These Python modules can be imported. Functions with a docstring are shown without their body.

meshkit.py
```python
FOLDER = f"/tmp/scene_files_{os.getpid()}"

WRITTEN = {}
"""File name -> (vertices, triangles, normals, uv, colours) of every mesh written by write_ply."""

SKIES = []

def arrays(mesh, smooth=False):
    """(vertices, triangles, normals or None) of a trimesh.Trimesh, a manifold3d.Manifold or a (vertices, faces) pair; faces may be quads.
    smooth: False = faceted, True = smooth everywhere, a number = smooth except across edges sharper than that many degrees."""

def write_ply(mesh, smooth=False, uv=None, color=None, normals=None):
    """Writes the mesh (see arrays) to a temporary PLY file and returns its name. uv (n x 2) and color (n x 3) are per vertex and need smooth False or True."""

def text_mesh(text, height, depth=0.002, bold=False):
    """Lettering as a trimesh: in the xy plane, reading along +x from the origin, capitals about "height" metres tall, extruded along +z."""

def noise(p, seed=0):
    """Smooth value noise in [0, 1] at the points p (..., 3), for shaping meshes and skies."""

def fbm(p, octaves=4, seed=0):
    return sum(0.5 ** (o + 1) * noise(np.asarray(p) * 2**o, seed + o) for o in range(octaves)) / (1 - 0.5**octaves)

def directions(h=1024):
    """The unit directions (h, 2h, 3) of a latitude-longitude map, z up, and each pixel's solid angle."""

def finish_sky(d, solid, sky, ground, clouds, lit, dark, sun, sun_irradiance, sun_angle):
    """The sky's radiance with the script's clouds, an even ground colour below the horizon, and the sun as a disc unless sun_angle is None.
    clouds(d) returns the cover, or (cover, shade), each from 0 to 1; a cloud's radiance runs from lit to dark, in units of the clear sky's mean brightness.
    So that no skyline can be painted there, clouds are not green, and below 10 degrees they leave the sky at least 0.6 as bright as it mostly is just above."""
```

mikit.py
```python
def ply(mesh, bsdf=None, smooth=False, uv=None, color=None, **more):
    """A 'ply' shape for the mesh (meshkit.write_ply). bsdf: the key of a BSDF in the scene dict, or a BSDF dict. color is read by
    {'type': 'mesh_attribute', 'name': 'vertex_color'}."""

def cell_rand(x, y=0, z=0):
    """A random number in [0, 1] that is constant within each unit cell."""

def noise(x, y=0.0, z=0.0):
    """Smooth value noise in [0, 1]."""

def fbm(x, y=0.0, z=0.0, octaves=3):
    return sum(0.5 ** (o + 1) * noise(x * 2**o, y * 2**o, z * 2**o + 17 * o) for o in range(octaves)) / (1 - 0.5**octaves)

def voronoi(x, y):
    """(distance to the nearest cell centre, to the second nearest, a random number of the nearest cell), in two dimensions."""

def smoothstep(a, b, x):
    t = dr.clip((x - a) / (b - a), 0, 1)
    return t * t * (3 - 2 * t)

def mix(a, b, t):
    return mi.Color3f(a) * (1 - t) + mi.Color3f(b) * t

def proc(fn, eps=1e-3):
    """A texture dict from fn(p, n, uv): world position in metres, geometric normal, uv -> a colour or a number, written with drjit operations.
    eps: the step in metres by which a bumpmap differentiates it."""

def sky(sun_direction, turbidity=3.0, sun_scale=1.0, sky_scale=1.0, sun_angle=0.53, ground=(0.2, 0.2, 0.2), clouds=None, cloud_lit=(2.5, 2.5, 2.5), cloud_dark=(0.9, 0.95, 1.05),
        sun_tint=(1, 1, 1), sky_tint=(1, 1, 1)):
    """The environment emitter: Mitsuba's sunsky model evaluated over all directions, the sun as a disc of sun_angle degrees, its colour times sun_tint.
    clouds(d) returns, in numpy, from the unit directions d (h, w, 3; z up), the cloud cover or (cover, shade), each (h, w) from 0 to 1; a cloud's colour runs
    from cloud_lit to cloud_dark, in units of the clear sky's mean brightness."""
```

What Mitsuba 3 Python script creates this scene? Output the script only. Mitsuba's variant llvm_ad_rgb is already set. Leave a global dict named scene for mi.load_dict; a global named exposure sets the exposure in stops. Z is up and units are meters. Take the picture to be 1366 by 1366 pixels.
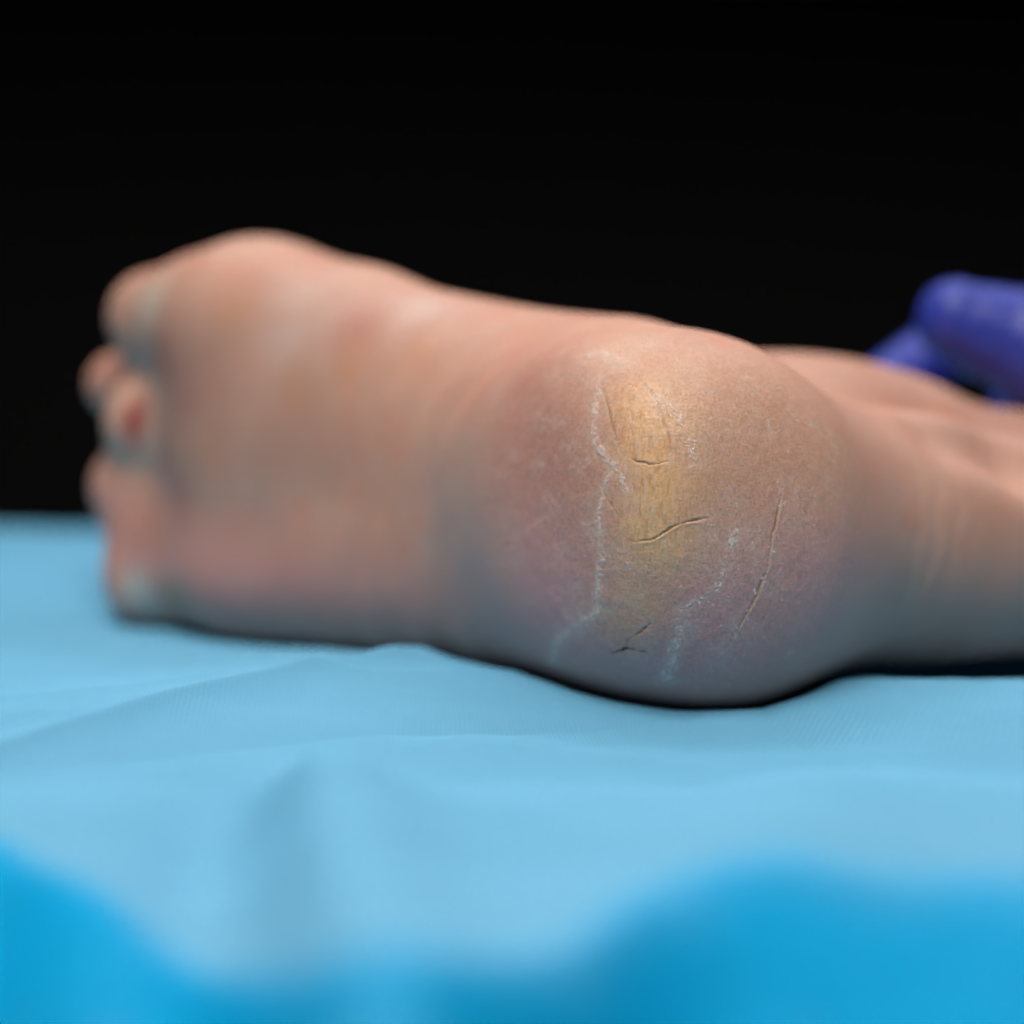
import math
import numpy as np
import trimesh
import mitsuba as mi
import mikit, meshkit
from numpy.linalg import norm
from scipy.spatial import cKDTree
T = mi.ScalarTransform4f
scene, labels = {}, {}
# ------------------------------------------------------------------ camera, lamps, exposure
exposure = 0.0
EYE, TILT = (0.0, -0.45, 0.085), math.radians(5.7)
scene['camera'] = {
    'type': 'thinlens', 'fov': 2 * math.degrees(math.atan(683 / 2938)), 'aperture_radius': 0.0095, 'focus_distance': 0.452,
    'near_clip': 0.01, 'far_clip': 60.0,
    'to_world': T().look_at(origin=list(EYE), target=[0, EYE[1] + math.cos(TILT), EYE[2] - math.sin(TILT)], up=[0, 0, 1])}


def lamp(name, at, aim, w, h, radiance, label):
    scene[name] = {'type': 'rectangle', 'to_world': T().look_at(origin=list(at), target=list(aim), up=[0, 1, 0.01]) @ T().scale([w / 2, h / 2, 1]),
                   'bsdf': {'type': 'diffuse', 'reflectance': {'type': 'rgb', 'value': 0.5}},
                   'emitter': {'type': 'area', 'radiance': {'type': 'rgb', 'value': list(radiance)}}}
    labels[name] = {'label': label, 'category': 'lamp'}


lamp('softbox', (-0.09, -0.47, 0.95), (0.0, 0.03, 0.03), 0.6, 0.6, (11.2, 10.3, 9.7), 'large square softbox hanging above the foot, lighting it from the front')
lamp('top_fill_panel', (0.05, 0.55, 1.05), (0.0, 0.0, 0.0), 1.6, 0.7, (2.0, 2.05, 2.1), 'added wide fill panel, unseen, above and behind the foot')  # added panel, out of view, for soft sheen along the top of the skin

# ------------------------------------------------------------------ backdrop
scene['wall_paint'] = {'type': 'diffuse', 'reflectance': {'type': 'rgb', 'value': [0.20, 0.20, 0.21]}}


def sheet(nx, ny, fn):
    u, v = np.meshgrid(np.linspace(0, 1, nx), np.linspace(0, 1, ny), indexing='ij')
    P = fn(u, v).reshape(-1, 3)
    i = np.arange(nx * ny).reshape(nx, ny)
    F = np.stack([i[:-1, :-1], i[1:, :-1], i[1:, 1:], i[:-1, 1:]], -1).reshape(-1, 4)
    return P, np.vstack([F[:, [0, 1, 2]], F[:, [0, 2, 3]]]), np.stack([u, v], -1).reshape(-1, 2)


def backdrop(u, v):
    x = (u - 0.5) * 16
    return np.stack([x, 6.5 + 0.004 * np.sin(x * 3), (v - 0.45) * 9], -1)


P, F, _ = sheet(60, 20, backdrop)
scene['wall'] = mikit.ply((P, F), {'type': 'twosided', 'a': {'type': 'ref', 'id': 'wall_paint'}}, smooth=True)
labels['wall'] = {'label': 'far wall of the darkened room, almost black behind the foot', 'category': 'wall', 'kind': 'structure'}

# ------------------------------------------------------------------ the foot's shape (local frame: x to the toes, y to the big-toe side, z to the instep)
# ---- placement
A=np.array([-.64,.768,.07]); A/=norm(A)
M=np.array([0,0,1.]); M-=A*(A@M); M/=norm(M)
D=np.cross(M,A)*1.0
# right foot: left = D x A = M  -> D = A x M
D=np.cross(A,M); 
O=np.array([.031,-.013,.0365])
PF=np.radians(18.)
LEG=np.array([-np.sin(PF),-.14,np.cos(PF)]); LEG/=norm(LEG)
ANK=np.array([.074,0,.080])
def smin(a,b,k):
    h=np.maximum(k-np.abs(a-b),0)/k
    return np.minimum(a,b)-h*h*k*.25
def smax(a,b,k): return -smin(-a,-b,k)
def cap(p,a,b,ra,rb):
    a=np.asarray(a,float);b=np.asarray(b,float)
    d=b-a; t=np.clip(((p-a)@d)/(d@d),0,1)
    return np.sqrt(((p-a-t[...,None]*d)**2).sum(-1))-(ra+(rb-ra)*t)
def ell(p,c,r,R=None):
    q=p-np.asarray(c,float)
    if R is not None: q=q@R
    r=np.asarray(r,float)
    k0=norm(q/r,axis=-1); k1=norm(q/(r*r),axis=-1)+1e-9
    return k0*(k0-1)/k1
def onleg(t,x=0,y=0):
    # point along leg at t metres from ankle; x anterior, y medial
    ant=np.array([np.cos(PF),0,np.sin(PF)])
    return ANK+LEG*t+ant*x+np.array([0,y,0])
def sdf(p):
    # heel pad
    d=ell(p,(.039,.003,.035),(.0395,.0350,.0355))
    d=smin(d,ell(p,(.049,.000,.026),(.036,.033,.027)),.010)
    d=smin(d,ell(p,(.036,-.016,.046),(.034,.0320,.036)),.016)
    d=smin(d,cap(p,(.045,-.021,.040),(.135,-.030,.026),.0225,.0165),.012)
    d=smax(d,.0022-p[...,2]+.04*(p[...,0]-.04),.014)
    d=smax(d,(.0085-p[...,0]*.94-p[...,2]*.20+.0*p[...,1]),.016)
    # calcaneus -> achilles
    d=smin(d,cap(p,(.030,-.006,.052),onleg(.040,-.0385,-.006),.0275,.0200),.024)
    d=smin(d,cap(p,onleg(.040,-.0385,-.006),onleg(.16,-.039,-.004),.0200,.0190),.022)
    d=smin(d,cap(p,onleg(.015,-.032,-.0095),onleg(.16,-.028,.001),.0210,.0170),.030)
    d=smin(d,cap(p,onleg(.16,-.034),onleg(.34,-.03),.022,.045),.02)
    # shin
    leg=cap(p,onleg(-.01,.004,-.004),onleg(.06,.011,.000),.029,.0245)
    leg=smin(leg,cap(p,onleg(.06,.011,.000),onleg(.34,-.006,.0),.0245,.046),.02)
    d=smin(d,leg,.010)
    # malleoli
    d=smin(d,ell(p,onleg(.024,.003,.017),(.020,.013,.024)),.016)
    d=smin(d,ell(p,onleg(.050,.008,.015),(.014,.0115,.022)),.018)
    d=smin(d,ell(p,onleg(-.004,-.008,-.029),(.014,.012,.018)),.014)
    # hollow between tendon and shin
    d=smax(d,-smin(cap(p,(.0108,.0175,.101),(.0062,.0136,.122),.004,.0098),cap(p,(.0062,.0136,.122),(-.030,-.006,.197),.0098,.006),.004),.014)
    # midfoot
    d=smin(d,cap(p,(.068,-.013,.039),(.158,-.034,.019),.0265,.018),.024)
    d=smin(d,cap(p,(.075,.006,.052),(.150,.0212,.030),.0275,.0220),.02)
    d=smin(d,cap(p,(.150,.0212,.030),(.180,.0255,.024),.0220,.0205),.01)
    d=smin(d,cap(p,(.085,-.006,.056),(.185,.000,.026),.026,.020),.02)
    d=smin(d,cap(p,(.068,.004,.044),(.18,.0,.022),.025,.018),.022)
    # ball
    d=smin(d,ell(p,(.180,.0262,.0205),(.028,.0222,.0235)),.012)
    d=smin(d,cap(p,(.178,.022,.0205),(.172,-.034,.017),.0205,.017),.012)
    d=smin(d,ell(p,(.170,-.036,.017),(.028,.0155,.0165)),.012)
    d=smin(d,ell(p,(.166,-.006,.0175),(.028,.030,.0165)),.012)
    # toes
    d=smin(d,toes(p),.013)
    return d
TOES=[ # base, pip, tip, radii
 [(.190,.027,.021),(.206,.028,.017),(.222,.026,.0135),.0150,.0145,.0130],
 [(.188,.008,.020),(.222,.006,.018),(.243,.005,.015),.0110,.0100,.0095],
 [(.186,-.008,.019),(.207,-.006,.014),(.217,-.003,.0085),.0110,.0112,.0118],
 [(.184,-.022,.018),(.213,-.022,.016),(.2265,-.022,.0105),.0120,.0122,.0122],
 [(.176,-.038,.015),(.200,-.043,.0135),(.213,-.0465,.0085),.0135,.0130,.0128],
]
def toes(p):
    out=None
    for b,m,t,r0,r1,r2 in TOES:
        d=smin(cap(p,b,m,r0,r1),cap(p,m,t,r1,r2),.004)
        out=d if out is None else smin(out,d,.009)
    out=smin(out,ell(p,(.2105,-.034,.0115),(.0195,.0145,.0125)),.010)
    out=smin(out,ell(p,(.215,.024,.0135),(.016,.0145,.0128)),.004)
    return out
def to_world(p): return O+p[...,0:1]*A+p[...,1:2]*M+p[...,2:3]*D
def to_local(w): 
    q=w-O; return np.stack([q@A,q@M,q@D],-1)
def grad(f,p,e=2e-4):
    g=np.empty_like(p)
    for k in range(3):
        o=np.zeros(3);o[k]=e
        g[:,k]=(f(p+o)-f(p-o))/(2*e)
    return g
def surface_nets(f,lo,hi,h):
    lo=np.array(lo);n=np.ceil((np.array(hi)-lo)/h).astype(int)+1
    ax=[lo[k]+h*np.arange(n[k]) for k in range(3)]
    V=np.empty(n,np.float32)
    for i in range(n[0]):
        g=np.stack(np.meshgrid(ax[0][i:i+1],ax[1],ax[2],indexing='ij'),-1)
        V[i]=f(g)[0]
    S=V<0
    cs=np.zeros(n-1,int)
    for a,b,c in np.ndindex(2,2,2): cs+=S[a:n[0]-1+a,b:n[1]-1+b,c:n[2]-1+c]
    act=(cs>0)&(cs<8)
    idx=-np.ones(n-1,int); idx[act]=np.arange(act.sum())
    P=(np.argwhere(act)+.5)*h+lo
    faces=[]
    for k in range(3):
        u,v=(k+1)%3,(k+2)%3
        s0=[slice(None)]*3;s1=[slice(None)]*3
        s0[k]=slice(0,-1);s1[k]=slice(1,None)
        a=S[tuple(s0)];b=S[tuple(s1)]
        e=np.argwhere(a!=b); 
        ok=(e[:,u]>0)&(e[:,v]>0)&(e[:,u]<n[u]-1)&(e[:,v]<n[v]-1)
        e=e[ok]; ins=a[tuple(e.T)]
        def cell(du,dv):
            q=e.copy();q[:,u]-=du;q[:,v]-=dv;return idx[tuple(q.T)]
        q=np.stack([cell(1,1),cell(0,1),cell(0,0),cell(1,0)],1)
        q[~ins]=q[~ins][:,::-1]
        faces.append(q)
    q=np.vstack(faces)
    F=np.vstack([q[:,[0,1,2]],q[:,[0,2,3]]])
    return P,F
def project(f,P,it=3):
    for _ in range(it):
        g=grad(f,P); P=P-f(P)[:,None]*g/np.maximum((g*g).sum(1,keepdims=True),.1)
    return P


def split(P, F, mark):
    """Halves the edges whose two ends are marked; neighbours follow, so the mesh stays closed."""
    E = np.sort(F[:, [0, 1, 1, 2, 2, 0]].reshape(-1, 2), 1)
    key = E[:, 0] * len(P) + E[:, 1]
    uniq, inv = np.unique(key, return_inverse=True)
    a, b = uniq // len(P), uniq % len(P)
    on = mark[a] & mark[b]
    num = np.where(on, len(P) + np.cumsum(on) - 1, -1)
    P2 = np.vstack([P, (P[a[on]] + P[b[on]]) / 2])
    m = num[inv].reshape(-1, 3)
    n = (m >= 0).sum(1)
    out = [F[n == 0]]
    f, k = F[n == 3], m[n == 3]
    out += [np.stack([f[:, 0], k[:, 0], k[:, 2]], 1), np.stack([f[:, 1], k[:, 1], k[:, 0]], 1), np.stack([f[:, 2], k[:, 2], k[:, 1]], 1), k]
    f, k = F[n == 1], m[n == 1]
    r = np.argmax(k >= 0, 1)
    f = np.stack([f[np.arange(len(f)), (r + j) % 3] for j in range(3)], 1)
    k = k[np.arange(len(k)), r]
    out += [np.stack([f[:, 0], k, f[:, 2]], 1), np.stack([k, f[:, 1], f[:, 2]], 1)]
    f, k = F[n == 2], m[n == 2]
    r = np.argmax(k < 0, 1)
    f = np.stack([f[np.arange(len(f)), (r + j) % 3] for j in range(3)], 1)
    k = np.stack([k[np.arange(len(k)), (r + j) % 3] for j in range(3)], 1)
    out += [np.stack([f[:, 0], f[:, 1], k[:, 1]], 1), np.stack([f[:, 0], k[:, 1], k[:, 2]], 1), np.stack([k[:, 1], f[:, 2], k[:, 2]], 1)]
    return P2, np.vstack(out)


def vertex_normals(P, F):
    n = np.zeros_like(P)
    c = np.cross(P[F[:, 1]] - P[F[:, 0]], P[F[:, 2]] - P[F[:, 0]])
    for k in range(3):
        n += np.stack([np.bincount(F[:, k], c[:, j], len(P)) for j in range(3)], 1)
    return n / np.maximum(norm(n, axis=1, keepdims=True), 1e-20)


P, F = surface_nets(sdf, (-.09, -.075, -.012), (.25, .075, .31), .0022)
P = project(sdf, P, 2)
P, F = split(P, F, P[:, 0] > -1)
heel_at = np.array([.018, .004, .014])
P, F = split(P, F, norm(P - heel_at, axis=1) < .062)
P = project(sdf, P, 1)
FOOT_SMOOTH = to_world(P)
P, F = split(P, F, norm(P - heel_at, axis=1) < .055)
P = project(sdf, P, 1)
P, F = split(P, F, (norm(P - heel_at, axis=1) < .050) & (to_world(P)[:, 1] < .034))
N = vertex_normals(P, F)

# ------------------------------------------------------------------ skin: cracks, dry lines, blotches and some painted light and shade, in millimetres of the foot's own frame
CRACKS = {
  'c1': [(19.6,12.6,7.6),(18.5,12.2,8.1),(17.1,12.2,9.0),(16.1,11.8,9.7),(14.9,12.1,10.7),(14.2,12.5,11.5),(13.4,12.8,12.5)],
  'c2': [(17.6,-4.5,7.5),(15.9,-4.0,8.6),(14.6,-3.7,9.5),(13.5,-2.9,10.5),(12.4,-1.7,11.5),(11.4,-0.6,12.6),(10.1,0.3,14.3),(8.5,0.9,16.6),(7.0,1.6,19.0)],
  'c3': [(27.4,-30.7,11.6),(25.2,-29.7,11.7),(22.7,-28.6,12.0),(21.2,-28.7,12.8),(18.6,-29.1,14.7)],
  'c3b': [(22.7,-28.6,12.0),(21.7,-26.4,11.1),(20.0,-25.3,11.4),(18.5,-24.2,11.8),(17.1,-22.8,12.2),(16.1,-21.7,12.4)],
  'c4': [(1.6,9.3,34.0),(1.0,5.6,33.3),(0.8,2.2,32.4),(0.7,-0.3,31.9),(0.9,-2.0,31.3),(0.9,-4.4,31.1),(1.0,-6.6,30.9),(1.1,-9.0,30.9),(1.6,-11.1,30.3),(2.0,-12.9,29.9),(2.6,-15.1,29.5),(3.2,-17.2,29.0),(4.0,-19.3,28.4),(4.8,-21.0,28.0),(5.6,-23.0,27.7),(6.4,-24.8,27.5),(8.0,-27.4,26.8)],
  'c5': [(54.5,-11.0,3.0),(53.2,-10.3,3.0),(52.0,-9.8,3.0)],
  'c6': [(33.0,28.8,10.9),(31.2,25.9,9.2),(27.9,22.3,8.0),(25.3,18.7,7.2),(22.8,15.0,6.8),(20.9,12.6,6.9)],
  'c7': [(26.4,29.4,13.8),(22.8,27.4,13.6),(19.9,25.3,13.6),(17.7,22.8,13.4),(15.9,19.9,13.2),(14.2,16.6,13.2),(13.3,13.6,12.9)],
  'c8': [(26.1,7.6,4.8),(24.5,4.6,4.9),(22.7,3.0,5.2),(20.6,0.4,5.9)],
}
DRY = {
  'w1': [(33.6,28.0,10.1),(32.0,24.7,8.3),(31.2,21.9,7.2),(30.2,18.1,6.1),(28.3,15.2,5.6),(26.6,13.4,5.5),(24.5,11.7,5.6),(22.5,10.9,6.0),(21.0,9.8,6.4),(20.4,7.5,6.4),(19.2,5.8,6.7)],
  'w1b': [(23.5,9.5,5.5),(24.5,7.3,5.1),(25.1,4.6,4.7),(25.4,1.4,4.6),(25.4,-1.0,4.6),(25.0,-3.7,4.8)],
  'w1c': [(24.6,-6.5,5.0),(24.8,-9.5,5.3),(25.6,-12.3,5.5),(26.1,-14.9,5.9),(26.6,-17.4,6.3),(27.3,-20.0,6.9)],
  'w2': [(20.7,26.2,13.9),(19.0,25.0,14.1),(17.2,23.6,14.6),(15.7,22.5,15.4),(14.5,21.2,15.7),(13.7,19.7,15.7)],
  'w2b': [(12.0,17.5,16.6),(11.2,15.3,16.4),(10.2,13.0,16.9)],
  'w3': [(25.3,-20.0,7.3),(27.8,-21.4,7.2),(30.2,-23.2,7.4),(32.5,-24.7,7.6),(34.9,-26.1,7.9),(37.5,-27.3,8.0),(40.3,-29.2,8.7),(43.6,-32.5,10.2),(48.7,-37.3,13.6)],
  'w4': [(4.0,-0.7,24.3),(4.2,-2.1,23.8),(4.5,-3.1,23.3),(4.6,-4.4,23.1)],
  'w4b': [(5.3,-9.0,22.4),(5.5,-10.3,22.2),(5.8,-11.6,22.0),(6.5,-12.8,21.2),(7.4,-14.5,20.3),(8.2,-15.5,19.4),(9.4,-16.7,18.0),(10.6,-18.1,16.9),(11.7,-19.1,15.9)],
  'w5': [(11.7,-22.2,17.4),(12.4,-23.9,17.6),(13.4,-25.7,17.6),(14.2,-27.6,17.9),(15.1,-29.6,18.5),(16.4,-31.5,18.9),(17.9,-33.7,19.7),(20.3,-36.5,20.9)],
  'w6': [(8.2,-27.8,26.7),(9.0,-29.6,27.1)],
  'w7': [(6.5,21.7,33.9),(5.7,19.9,33.5),(4.9,18.1,33.2)],
  'w7b': [(1.8,9.3,33.3),(1.4,7.8,33.6),(1.1,5.6,33.1),(1.0,3.8,32.5)],
  'w8': [(30.4,-2.6,4.0),(28.3,-2.4,4.2)],
  'w9': [(49.9,-8.1,3.1),(46.4,-5.9,3.2),(43.0,-3.8,3.4),(39.6,-1.8,3.5)],
  'w10': [(41.8,32.1,13.0),(38.3,32.7,14.1),(34.6,32.1,14.0),(30.9,31.2,14.0)],
  'w11': [(3.4,-29.4,41.5),(3.0,-28.7,41.6)],
  'w12': [(21.2,-6.8,6.0),(19.1,-6.9,6.9),(18.8,-10.5,7.5)],
}
SPOTS = {
  'callus': [(20.8,23.0,11.1),(17.3,17.1,10.5),(15.1,8.8,9.9),(14.8,1.0,9.3)],
  'callus2': [(33.7,33.4,16.4),(19.8,29.9,19.9)],
  'olive': [(13.3,-7.5,11.1),(21.7,-22.5,9.3),(17.7,-16.9,9.5)],
  'pinkheel': [(55.2,23.4,7.9),(45.4,13.2,4.4),(53.4,4.0,3.2)],
  'palespot': [(67.7,22.1,9.6)],
  'palefore': [(147.0,36.4,10.6),(144.8,27.3,6.0),(135.1,31.7,11.5),(117.4,36.7,25.7)],
  'redfore': [(128.5,30.4,13.6),(184.0,15.2,-4.7),(176.3,9.2,-4.6),(189.0,19.7,-4.0),(187.7,-10.0,-1.8),(180.5,-17.0,-2.6)],
  'orfore': [(138.5,15.8,4.4),(162.8,33.4,0.8),(123.2,21.7,10.2),(183.1,-3.4,-3.6),(167.9,-3.4,-3.9),(105.6,26.9,17.2)],
  'toe1': [(201.5,31.5,-0.3)],
  'toe5': [(202.0,-46.8,-1.7)],
  'toe3': [(208.7,-0.5,-0.0)],
  'yel5': [(184.3,-45.8,-0.7)],
  'purfore': [(156.1,-40.7,-1.3),(64.1,-19.7,4.7)],
  'pur': [(39.3,-20.4,5.5),(7.1,-21.1,23.7),(-1.7,-13.1,41.1),(21.7,-31.1,14.3)],
  'redarch': [(71.0,30.0,18.5),(74.9,21.3,11.1)],
  'greyarch': [(75.9,-0.9,4.4),(68.6,-8.3,3.3)],
  'pinkedge': [(199.3,-27.9,-0.2)],
  'brheel': [(0.5,12.2,43.4),(6.5,19.9,30.7),(7.6,12.4,21.3)],
}


def polyline(pts, step=.08):
    pts = np.asarray(pts, float)
    out, s = [], []
    for a, b in zip(pts[:-1], pts[1:]):
        k = max(int(norm(b - a) / step), 1)
        t = np.arange(k)[:, None] / k
        out.append(a + (b - a) * t)
    out = np.vstack(out + [pts[-1:]])
    return out, np.linspace(0, 1, len(out))


mm = P * 1e3
tilted = mm @ np.linalg.qr(np.random.default_rng(3).normal(0, 1, (3, 3)))[0]
W = to_world(P) * 1e3
near = norm(P - heel_at, axis=1) < .060
hm = mm[near]
hw = W[near]


def nz(p, f, seed=0):
    return meshkit.noise(np.asarray(p) * np.asarray(f, float), seed)


col = np.tile(np.array([.525, .292, .215]), (len(P), 1))
disp = np.zeros(len(P))


def tint(c, w):
    global col
    w = np.clip(w, 0, 1)[:, None]
    col = col * (1 - w) + np.asarray(c, float) * w


FB18 = meshkit.fbm(tilted * .18, 3, 5)


def spots(name, radius, c, strength):
    w = np.zeros(len(P))
    for q in SPOTS[name]:
        w = np.maximum(w, np.exp(-((mm - np.array(q)) ** 2).sum(1) / radius ** 2))
    tint(c, w * strength * (0.65 + 0.7 * FB18))


def chain(name, radius, c, strength):
    q, _ = polyline(SPOTS[name], .5)
    d = cKDTree(q).query(mm, distance_upper_bound=radius * 3)[0]
    d = np.minimum(d, 99) + (meshkit.fbm(tilted * .16, 3, 15) - .5) * radius * 1.3
    w = np.exp(-np.clip(d / radius, 0, 4) ** 2)
    tint(c, w * strength * (0.6 + 0.8 * meshkit.fbm(mm * .35, 3, 8)))


mott = meshkit.fbm(tilted * .07, 4, 3) - .5
col *= 1 + mott[:, None] * np.array([.18, .34, .38])
blot = np.clip(meshkit.fbm(tilted * .13, 3, 11) - .48, 0, 1)
tint((.56, .25, .17), blot * 1.6)
side = np.clip((-14 - mm[:, 1]) / 18, 0, 1)
tint((.60, .265, .235), side * .6 * (.7 + .6 * meshkit.fbm(tilted * .1, 2, 91)))  # pinker outer border, with red light scattered in the skin painted in
tint((.52, .19, .135), np.clip((mm[:, 0] - 186) / 10, 0, 1) * np.clip((mm[:, 2] - 3) / 6, 0, 1) * .45)  # red scattered light painted into the creases and sides of the toes
spots('pinkheel', 15, (.50, .235, .18), .8)
spots('palespot', 5, (.56, .37, .29), .5)
spots('palefore', 9, (.60, .43, .36), .7)
spots('redfore', 8, (.46, .19, .14), .75)  # red blotches, plus scattered red light painted along the toe creases
spots('orfore', 7, (.53, .265, .16), .6)
spots('toe1', 9, (.58, .47, .37), .9)
spots('toe5', 7, (.64, .57, .48), 1.0)
spots('yel5', 7, (.42, .29, .14), .6)
spots('pur', 19, (.57, .265, .27), .7)  # mauve low heel: red scatter of shaded skin painted into the colour
spots('purfore', 15, (.47, .27, .25), .45)
spots('redarch', 9, (.52, .245, .18), .6)
spots('greyarch', 14, (.40, .29, .25), .6)  # shade of the valley ahead of the heel, painted into the arch
spots('pinkedge', 10, (.42, .21, .16), .6)
spots('brheel', 19, (.54, .315, .205), .55)
spots('olive', 7, (.58, .34, .17), .5)
chain('callus', 8.5, (.76, .435, .205), .85)
spots('callus2', 8, (.58, .37, .24), .6)
d3 = norm((mm - np.array(SPOTS['toe3'][0])) * [1, .6, 1], axis=1)
tint((.55, .36, .27), np.exp(-((d3 - 7.5) / 2.6) ** 2) * .85)
tint((.26, .04, .035), np.exp(-(d3 / 3.8) ** 2) * .95)

# fine skin relief on the heel: furrows that run along the heel's rim, and a dusting of scales
warp = (np.stack([nz(hw, .3, 40), nz(hw, .3, 41), nz(hw, .3, 42)], 1) - .5) * .9
g = hw + warp
fur = nz(g, (2.8, 2.8, .75), 1) * .6 + nz(g, (4.4, 4.4, 1.6), 2) * .4 - .5
cross = nz(g, (1.1, 1.1, 2.6), 4) - .5
lump = meshkit.fbm(hm * .28, 3, 9) - .5
fade = np.clip((57 - norm(hm - heel_at * 1e3, axis=1)) / 24, 0, 1)
disp[near] += fade * (fur * .11 + cross * .05 + lump * .25)
grain = nz(hw, 3.4, 6) * .5 + nz(hw, 6.1, 7) * .5 - .5
col[near] *= 1 + fade[:, None] * (fur[:, None] * .36 + grain[:, None] * .40 + cross[:, None] * .16)
dry = np.clip(meshkit.fbm(hm * .22, 3, 21) - .42, 0, 1) * np.clip(nz(g, (2.8, 2.8, 1.2), 22) * 2 - .75, 0, 1)
w = np.zeros(len(P)); w[near] = dry * 2.2 * fade
CAL = w * 0
CAL[near] = np.exp(-(np.minimum(cKDTree(polyline(SPOTS['callus'], .5)[0]).query(hm, distance_upper_bound=25)[0], 25) / 9) ** 2)
tint((.62, .50, .42), w * .8 * (1 - .75 * CAL))
q, _ = polyline(SPOTS['callus'], .5)
cal = np.exp(-(np.minimum(cKDTree(q).query(hm, distance_upper_bound=25)[0], 25) / 8.5) ** 2)
st = nz(hw + warp * .8, (1.5, 1.5, .2), 71) * .6 + nz(hw, (2.6, 2.6, .5), 72) * .4
w[:] = 0; w[near] = cal * np.clip((st - .54) * 5, 0, 1)
tint((.50, .24, .09), w * .6)
w[near] = cal * np.clip((.44 - st) * 5, 0, 1)
tint((.68, .50, .36), w * .5)
disp[near] += cal * ((.5 - st) * .2 + .35)
# single scales: small pale flecks, most of them towards the outer rim
cellp = np.floor(hw * 1.15 + warp * .5)
rnd = meshkit.noise(cellp + .001, 31)
dens = .03 + .08 * np.clip((hw[:, 0] - 28) / 20, 0, 1) * np.clip((50 - hw[:, 2]) / 25, 0, 1)
ctr = (cellp + .5 + (np.stack([meshkit.noise(cellp, 33), meshkit.noise(cellp, 34), meshkit.noise(cellp, 35)], 1) - .5) * .5 - warp * .5) / 1.15
fl = (rnd < dens) * np.clip(1.4 - norm(hw - ctr, axis=1) / (.10 + .2 * meshkit.noise(cellp, 36)), 0, 1)
w[:] = 0; w[near] = fl * fade
tint((.72, .58, .47), w)
disp[near] += fl * .05 * fade


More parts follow.
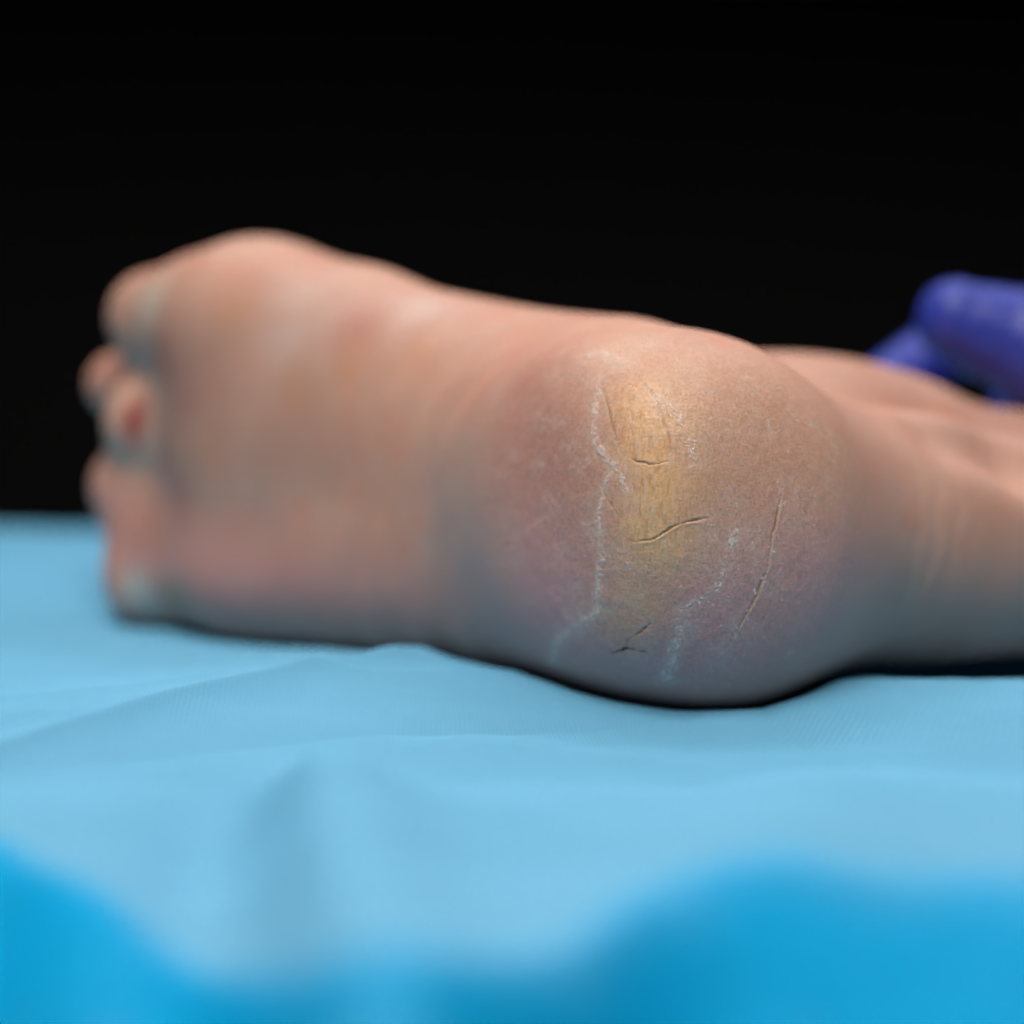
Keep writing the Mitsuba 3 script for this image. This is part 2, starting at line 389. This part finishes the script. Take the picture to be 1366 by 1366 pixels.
N09 = nz(hm, .9, 61) * .9 + nz(hm, 2.6, 62) * .6
N09b = nz(hm, 1.5, 65) * .6 + nz(hm, 3.3, 66) * .4
N30 = np.clip(.55 + .8 * nz(g, (3.2, 3.2, 1.6), 67), 0, 1)
N25 = nz(g, (2.5, 2.5, 1.3), 64) > .42
N075 = np.clip((nz(hm, .75, 63) - .22) * 4, .15, 1)
N16 = nz(hm, 1.6, 51) - .5
N55 = nz(hm, 4.5, 52) - .5
NS = np.clip(nz(hm, .55, 53) * 1.3 - .1, 0, 1)
NL = nz(hm, 1.1, 54)


def along(name, table):
    q, s = polyline(table[name])
    d, i = cKDTree(q).query(hm, distance_upper_bound=4.0)
    hit = np.isfinite(d)
    i = np.minimum(i, len(q) - 1)
    return np.where(hit, d, 9.0), s[i], hit, q[i]


def crack(name, depth, width, lip, dark, out=(0, 0, -1), pale=.2, inside=(.27, .12, .055)):
    d, s, hit, q = along(name, CRACKS)
    d = d + N16 * .25 * (d < 3)
    d = np.abs(d + N55 * .22 * (d < 3))
    taper = np.clip(np.minimum(s, 1 - s) * 5, 0, 1) ** .6
    gw = np.exp(-(np.maximum(d, 0) / (width * (.55 + .9 * NS))) ** 2) * taper * (.35 + .9 * NS)
    lw = (NL + .25) * np.exp(-((d - width * 2.2) / (width * 1.6)) ** 2) * taper
    side = np.clip(.5 + ((hw - to_world(q / 1e3) * 1e3) @ np.array(out, float)) * 1.5, 0, 1)
    disp[near] += -depth * gw + lip * lw * (.35 + .65 * side)
    w = np.zeros(len(P)); w[near] = gw * dark
    tint(inside, w)  # raw tissue colour, with the shade inside the groove painted in
    w[near] = lw * pale * side
    tint((.66, .47, .30), w)


crack('c1', .20, .20, .06, .75)
crack('c2', .30, .22, .11, .8)
crack('c3', .50, .22, .02, 1.3, inside=(.13, .04, .018))
crack('c3b', .4, .20, .02, 1.0, inside=(.13, .04, .018))
crack('c4', .20, .24, .13, .6, (1, .3, 0), .45)
crack('c5', .25, .22, .06, .6)
crack('c6', .08, .26, .03, .4)
crack('c7', .08, .28, .03, .4)
crack('c8', .12, .22, .04, .25)


def dryline(name, width, strength, rise=.12):
    d, s, hit, q = along(name, DRY)
    wob = N09
    taper = np.clip(np.minimum(s, 1 - s) * 6 + .25, 0, 1)
    edge = np.clip((width * (.35 + wob * .75) * taper - d) / .26 + (NL - .5) * .5, 0, 1)
    soft = np.exp(-(d / (width * 2.2)) ** 2) * .35 * N25
    brk = N30 * N075 * np.clip((N09b - .34) * 6, .15, 1) if name not in ('w3', 'w5', 'w4b') else np.clip((N09b - .5) * 6, 0, 1)
    w = np.zeros(len(P)); w[near] = np.maximum(edge * brk, soft) * strength
    tint((.70, .55, .47), w)
    disp[near] += rise * edge * brk


for name, width, strength in (('w1', 1.0, .9), ('w1b', .6, .9), ('w1c', .8, .85), ('w2', 1.0, .75), ('w2b', 1.2, .5), ('w3', .9, 1.), ('w4', .9, 1.), ('w4b', .6, .9),
                              ('w5', .8, 1.), ('w6', .9, .45), ('w7', .35, .8), ('w7b', .35, .6), ('w8', .35, .6), ('w9', .35, .4), ('w10', 1.6, .45), ('w11', .4, .8), ('w12', .5, .4)):
    dryline(name, width, strength)

ax, ay = mm[:, 0], mm[:, 1]
sole = np.clip((ax - 66) / 14, 0, 1) * np.clip((140 - ax) / 30, 0, 1) * np.clip((34 - mm[:, 2]) / 12, 0, 1)
disp += sole * np.sin((ax + ay * .35 + 6 * (meshkit.fbm(tilted * .06, 2, 77) - .5)) * .42 + (meshkit.fbm(tilted * .03, 2, 78) - .5) * 5) * .40
# shallow skin creases across the Achilles tendon
tl = ((mm - ANK * 1e3) @ LEG)
cre = np.sin(tl * 1.1 + (meshkit.fbm(mm * .12, 2, 71) - .5) * 7) * np.clip((tl - 12) / 10, 0, 1) * np.clip((48 - tl) / 15, 0, 1) * np.clip((22 - mm[:, 0] + 0.0) / 20, 0, 1)
disp += cre * .10
P = P + N * disp[:, None] * 1e-3
scene['skin'] = {'type': 'principled', 'base_color': {'type': 'mesh_attribute', 'name': 'vertex_color'}, 'roughness': .47, 'specular': .40}
scene['person__foot'] = mikit.ply((to_world(P), F), 'skin', smooth=True, color=np.clip(col, .01, .9))
labels['person'] = {'label': 'bare foot lying on its side on the blue drape, dry cracked heel in front', 'category': 'person'}

# loose flakes of dry skin standing off the heel
rng = np.random.default_rng(4)
fv, ff = [], []
anchors = [(k, n) for k, n in (('w3', 34), ('w5', 26), ('w4', 5), ('w4b', 6), ('w1', 18), ('w1b', 8), ('w1c', 14), ('w2', 12), ('w2b', 6), ('c4', 22))]
tree = cKDTree(mm)
Nw = N[:, 0:1] * A + N[:, 1:2] * M + N[:, 2:3] * D
Pw = to_world(P)
for k, n in anchors:
    q, s = polyline((DRY.get(k) or [(a + .8, b - .2, c + .4) for a, b, c in CRACKS[k]]))
    for _ in range(n):
        c = q[rng.integers(len(q))] + rng.normal(0, .7, 3)
        i = tree.query(c)[1]
        o, nn = Pw[i], Nw[i]
        t = np.cross(nn, rng.normal(0, 1, 3)); t /= norm(t); b = np.cross(nn, t)
        L, B = rng.uniform(.12, .45) * 1e-3, rng.uniform(.07, .2) * 1e-3
        base = len(fv)
        for u in (-1, -.3, .4, 1):
            for v in (-1, 1):
                fv.append(o + t * L * u + b * B * v * (1.1 - .5 * u * u) + nn * 1e-3 * (.02 + .16 * (u * .5 + .5) ** 2 * rng.uniform(.5, 1.2)))
        for j in range(3):
            ff += [(base + 2 * j, base + 2 * j + 2, base + 2 * j + 3), (base + 2 * j, base + 2 * j + 3, base + 2 * j + 1)]
scene['dry_scale'] = {'type': 'twosided', 'a': {'type': 'principled', 'base_color': {'type': 'rgb', 'value': [.72, .61, .52]}, 'roughness': .6, 'specular': .4}}
scene['person__skin_flake'] = mikit.ply((np.array(fv), np.array(ff)), 'dry_scale', smooth=True)
labels['person__skin_flake'] = {'label': 'loose white flakes of dry skin on the heel', 'kind': 'stuff'}

# ------------------------------------------------------------------ the drape
def ss(a, b, x):
    t = np.clip((x - a) / (b - a), 0, 1)
    return t * t * (3 - 2 * t)


def seg(x, y, a, b):
    """(signed distance to the line a-b, position along it from 0 to 1)"""
    ax, ay = a; bx, by = b
    L = math.hypot(bx - ax, by - ay)
    tx, ty = (bx - ax) / L, (by - ay) / L
    return (x - ax) * -ty + (y - ay) * tx, ((x - ax) * tx + (y - ay) * ty) / L


FX = np.array([-.45, -.16, -.079, -.0627, -.045, -.0325, -.016, .002, .0224, .039, .072, .16, .45])
FY = np.array([-.10, -.10, -.108, -.136, -.157, -.180, -.210, -.192, -.150, -.138, -.138, -.15, -.14])


def front_edge(x, y):
    p = np.stack([x, y, 0 * x], -1)
    e = (np.interp(x - .006, FX, FY) + np.interp(x + .006, FX, FY) + np.interp(x, FX, FY)) / 3
    return e + (meshkit.fbm(p * 40, 2, 13) - .5) * .010


def drape_z(x, y):
    p = np.stack([x, y, 0 * x], -1)
    z = (meshkit.fbm(p * 16, 3, 3) - .5) * .005 + (meshkit.fbm(p * 55, 3, 7) - .5) * .0012
    # the crease on the left and the one on the right of the heel
    s, t = seg(x, y, (-.0935, -.048), (-.0213, .0586))
    on = ss(-.5, 0, t) * ss(1.12, .9, t)
    z += .0050 * on * np.where(s > 0, np.exp(-np.abs(s) / .012), np.exp(-np.abs(s) / .006))
    s, t = seg(x, y, (.052, .045), (.0655, -.075))
    on = ss(-.1, .15, t) * ss(1.1, .8, t)
    z += -.0016 * on * np.exp(-np.abs(s) / .010)
    r = np.random.default_rng(12)
    for _ in range(26):
        cx, cy, a, L = r.uniform(-.3, .3), r.uniform(-.16, .3), r.normal(.25, .55), r.uniform(.05, .14)
        s, t = seg(x, y, (cx - L * math.cos(a), cy - L * math.sin(a)), (cx + L * math.cos(a), cy + L * math.sin(a)))
        z += r.choice((-1, 1)) * r.uniform(.0009, .0028) * ss(0, .35, t) * ss(1, .65, t) * np.exp(-np.abs(s) / r.uniform(.005, .013))
    z -= .005 * np.exp(-((x - .04) / .045) ** 2 - (y / .05) ** 2) + .007 * np.exp(-((x + .10) / .06) ** 2 - ((y - .14) / .07) ** 2)
    # a soft trough in front of the sole
    s, t = seg(x, y, (-.085, -.062), (.085, -.045))
    z += -.0035 * np.exp(-(s / .022) ** 2)
    # the hollow under the ankle and the rise to its right
    z += -.016 * np.exp(-((x - .105) / .04) ** 2 - ((y - .085) / .032) ** 2)
    z += .006 * np.exp(-((x - .175) / .03) ** 2 - ((y - .09) / .05) ** 2)
    # folds that run towards the front edge
    s, t = seg(x, y, (-.036, -.055), (-.018, -.19))
    on = ss(-.15, .25, t)
    z += .009 * on * np.where(s > 0, np.exp(-(s / .016) ** 2), np.exp(-(s / .010) ** 2))
    s, t = seg(x, y, (-.052, -.06), (-.040, -.19))
    z += -.0055 * ss(-.1, .3, t) * np.exp(-(s / .012) ** 2)
    s, t = seg(x, y, (.075, -.02), (.015, -.19))
    z += .004 * ss(-.1, .4, t) * np.exp(-(s / .02) ** 2)
    # the front edge, over which the drape falls
    e = front_edge(x, y)
    k = e - y
    z -= .70 * np.where(k > 0, np.sqrt(k * k + .008 ** 2) - .008, 0) * (1 + .2 * np.sin(x * 60 + y * 25))
    # the far edge
    k = y - .34
    z -= 1.2 * np.where(k > 0, np.sqrt(k * k + .012 ** 2) - .012, 0)
    return z


NX, NY = 720, 500
xs, ys = np.linspace(-.44, .44, NX), np.linspace(-.235, .375, NY)
X, Y = np.meshgrid(xs, ys, indexing='ij')
Z = drape_z(X, Y)
# the foot presses into it: the lowest skin over each cell of the grid
low = np.full((NX, NY), 9.0)
sm = FOOT_SMOOTH[FOOT_SMOOTH[:, 2] < .03]
for ox in (-.5, 0, .5):
    for oy in (-.5, 0, .5):
        i = np.clip(np.rint((sm[:, 0] - xs[0]) / (xs[1] - xs[0]) + ox).astype(int), 0, NX - 1)
        j = np.clip(np.rint((sm[:, 1] - ys[0]) / (ys[1] - ys[0]) + oy).astype(int), 0, NY - 1)
        np.minimum.at(low, (i, j), sm[:, 2])
from scipy.ndimage import minimum_filter, gaussian_filter
low = minimum_filter(low, 3)
press = np.minimum(Z, np.where(low < 8, low - .0006, 9))
dip = gaussian_filter(Z - press, 2.0)
Z = np.minimum(Z - dip, press)
Pd = np.stack([X, Y, Z], -1).reshape(-1, 3)
i = np.arange(NX * NY).reshape(NX, NY)
q = np.stack([i[:-1, :-1], i[1:, :-1], i[1:, 1:], i[:-1, 1:]], -1).reshape(-1, 4)
Fd = np.vstack([q[:, [0, 1, 2]], q[:, [0, 2, 3]]])


def emboss(p, n, uv):
    import drjit as dr
    x, y = p.x * 1000, p.y * 1000
    right = mikit.smoothstep(-2, 2, (x - 55) + (y + 2) * .13)
    w = (mikit.noise(x * .12, y * .05) - .5) * 1.6
    a = dr.sin((x + y * .06 + w) * 6.28) * (.6 + .4 * dr.sin((y + x * .4) * 2.1))
    b = dr.sin((x - y * .31 + w) * 3.9) * (.75 + .25 * dr.sin((y * .5 + x * .6) * 6))
    patch = mikit.smoothstep(.35, .65, mikit.fbm(x * .045, y * .02, 7, 2))
    return dr.lerp(a, b, right) * (.15 + .5 * patch) + (mikit.noise(x * 2.7, y * 1.2, p.z * 2700) - .5) * .6


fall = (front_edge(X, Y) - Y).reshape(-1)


def painted_sheen(p, n, uv):
    """Grazing sheen painted into the colour: paler on top, deep blue down the front."""
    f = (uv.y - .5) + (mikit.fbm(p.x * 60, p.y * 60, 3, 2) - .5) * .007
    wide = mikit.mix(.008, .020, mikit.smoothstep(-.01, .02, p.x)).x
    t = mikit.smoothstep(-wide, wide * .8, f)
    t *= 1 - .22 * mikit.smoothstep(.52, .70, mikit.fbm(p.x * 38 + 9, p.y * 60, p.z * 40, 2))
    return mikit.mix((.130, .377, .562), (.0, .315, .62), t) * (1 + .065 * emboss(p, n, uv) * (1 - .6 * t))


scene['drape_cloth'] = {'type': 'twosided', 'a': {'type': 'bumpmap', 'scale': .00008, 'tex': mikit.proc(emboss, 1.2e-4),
                        'b': {'type': 'principled', 'base_color': mikit.proc(painted_sheen), 'roughness': .65, 'specular': .12, 'sheen': .0, 'sheen_tint': 0.}}}
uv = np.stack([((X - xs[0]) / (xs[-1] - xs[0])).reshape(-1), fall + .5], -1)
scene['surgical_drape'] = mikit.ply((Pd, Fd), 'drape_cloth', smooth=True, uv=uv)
labels['surgical_drape'] = {'label': 'rumpled blue disposable drape under the foot, pale top sheen and deeper blue front painted into its colour', 'category': 'drape'}

# ------------------------------------------------------------------ the gloved hand that holds the shin
def hand(p):
    # thumb in front of the shin, index behind it, the others further up the leg
    d = cap(p, (.1200, .147, .0775), (.150, .148, .0668), .0110, .0168)
    d = smin(d, cap(p, (.150, .148, .0668), (.190, .158, .0610), .0168, .0200), .008)
    f = cap(p, (.1070, .177, .0580), (.1310, .189, .0730), .0092, .0098)
    f = smin(f, cap(p, (.1310, .189, .0730), (.185, .198, .0790), .0098, .0115), .006)
    d2 = f
    for k, (x, y) in enumerate(((.134, .187), (.155, .193), (.176, .199))):
        q = smin(cap(p, (x, y - .004, .030 - .004 * k), (x + .020, y + .002, .060), .0088, .0096), cap(p, (x + .020, y + .002, .060), (.205 + .004 * k, .197, .074 - .004 * k), .0096, .0115), .006)
        d2 = smin(d2, q, .0015)
    d = smin(d, d2, .002)
    palm = smin(cap(p, (.200, .166, .069), (.215, .198, .074), .020, .017), cap(p, (.205, .178, .070), (.262, .178, .084), .022, .021), .014)
    d = smin(d, palm, .012)
    d = smin(d, cap(p, (.255, .178, .083), (.36, .178, .105), .024, .033), .014)
    return d


Ph, Fh = surface_nets(hand, (.09, .12, .0), (.345, .245, .145), .0019)
Ph = project(hand, Ph, 2)
Ph, Fh = split(Ph, Fh, Ph[:, 0] < .22)
Ph = project(hand, Ph, 1)
Nh = vertex_normals(Ph, Fh)
pm = Ph * 1e3
wr = meshkit.fbm(np.stack([pm[:, 0] * .16 + pm[:, 2] * .10, pm[:, 1] * .07, pm[:, 2] * .05], 1), 3, 5) - .5
wr2 = np.abs(meshkit.fbm(pm * np.array([.20, .09, .10]), 2, 9) - .5)
Ph = Ph + Nh * (wr * .7 - wr2 * 1.2 + (meshkit.noise(pm * .8, 3) - .5) * .22)[:, None] * 1e-3
scene['nitrile'] = {'type': 'principled', 'base_color': {'type': 'rgb', 'value': [.022, .040, .34]}, 'roughness': .46, 'specular': .5}
scene['person_001__glove'] = mikit.ply((Ph, Fh), 'nitrile', smooth=True)
labels['person_001'] = {'label': 'hand in a violet blue glove holding the shin at the right edge', 'category': 'person'}
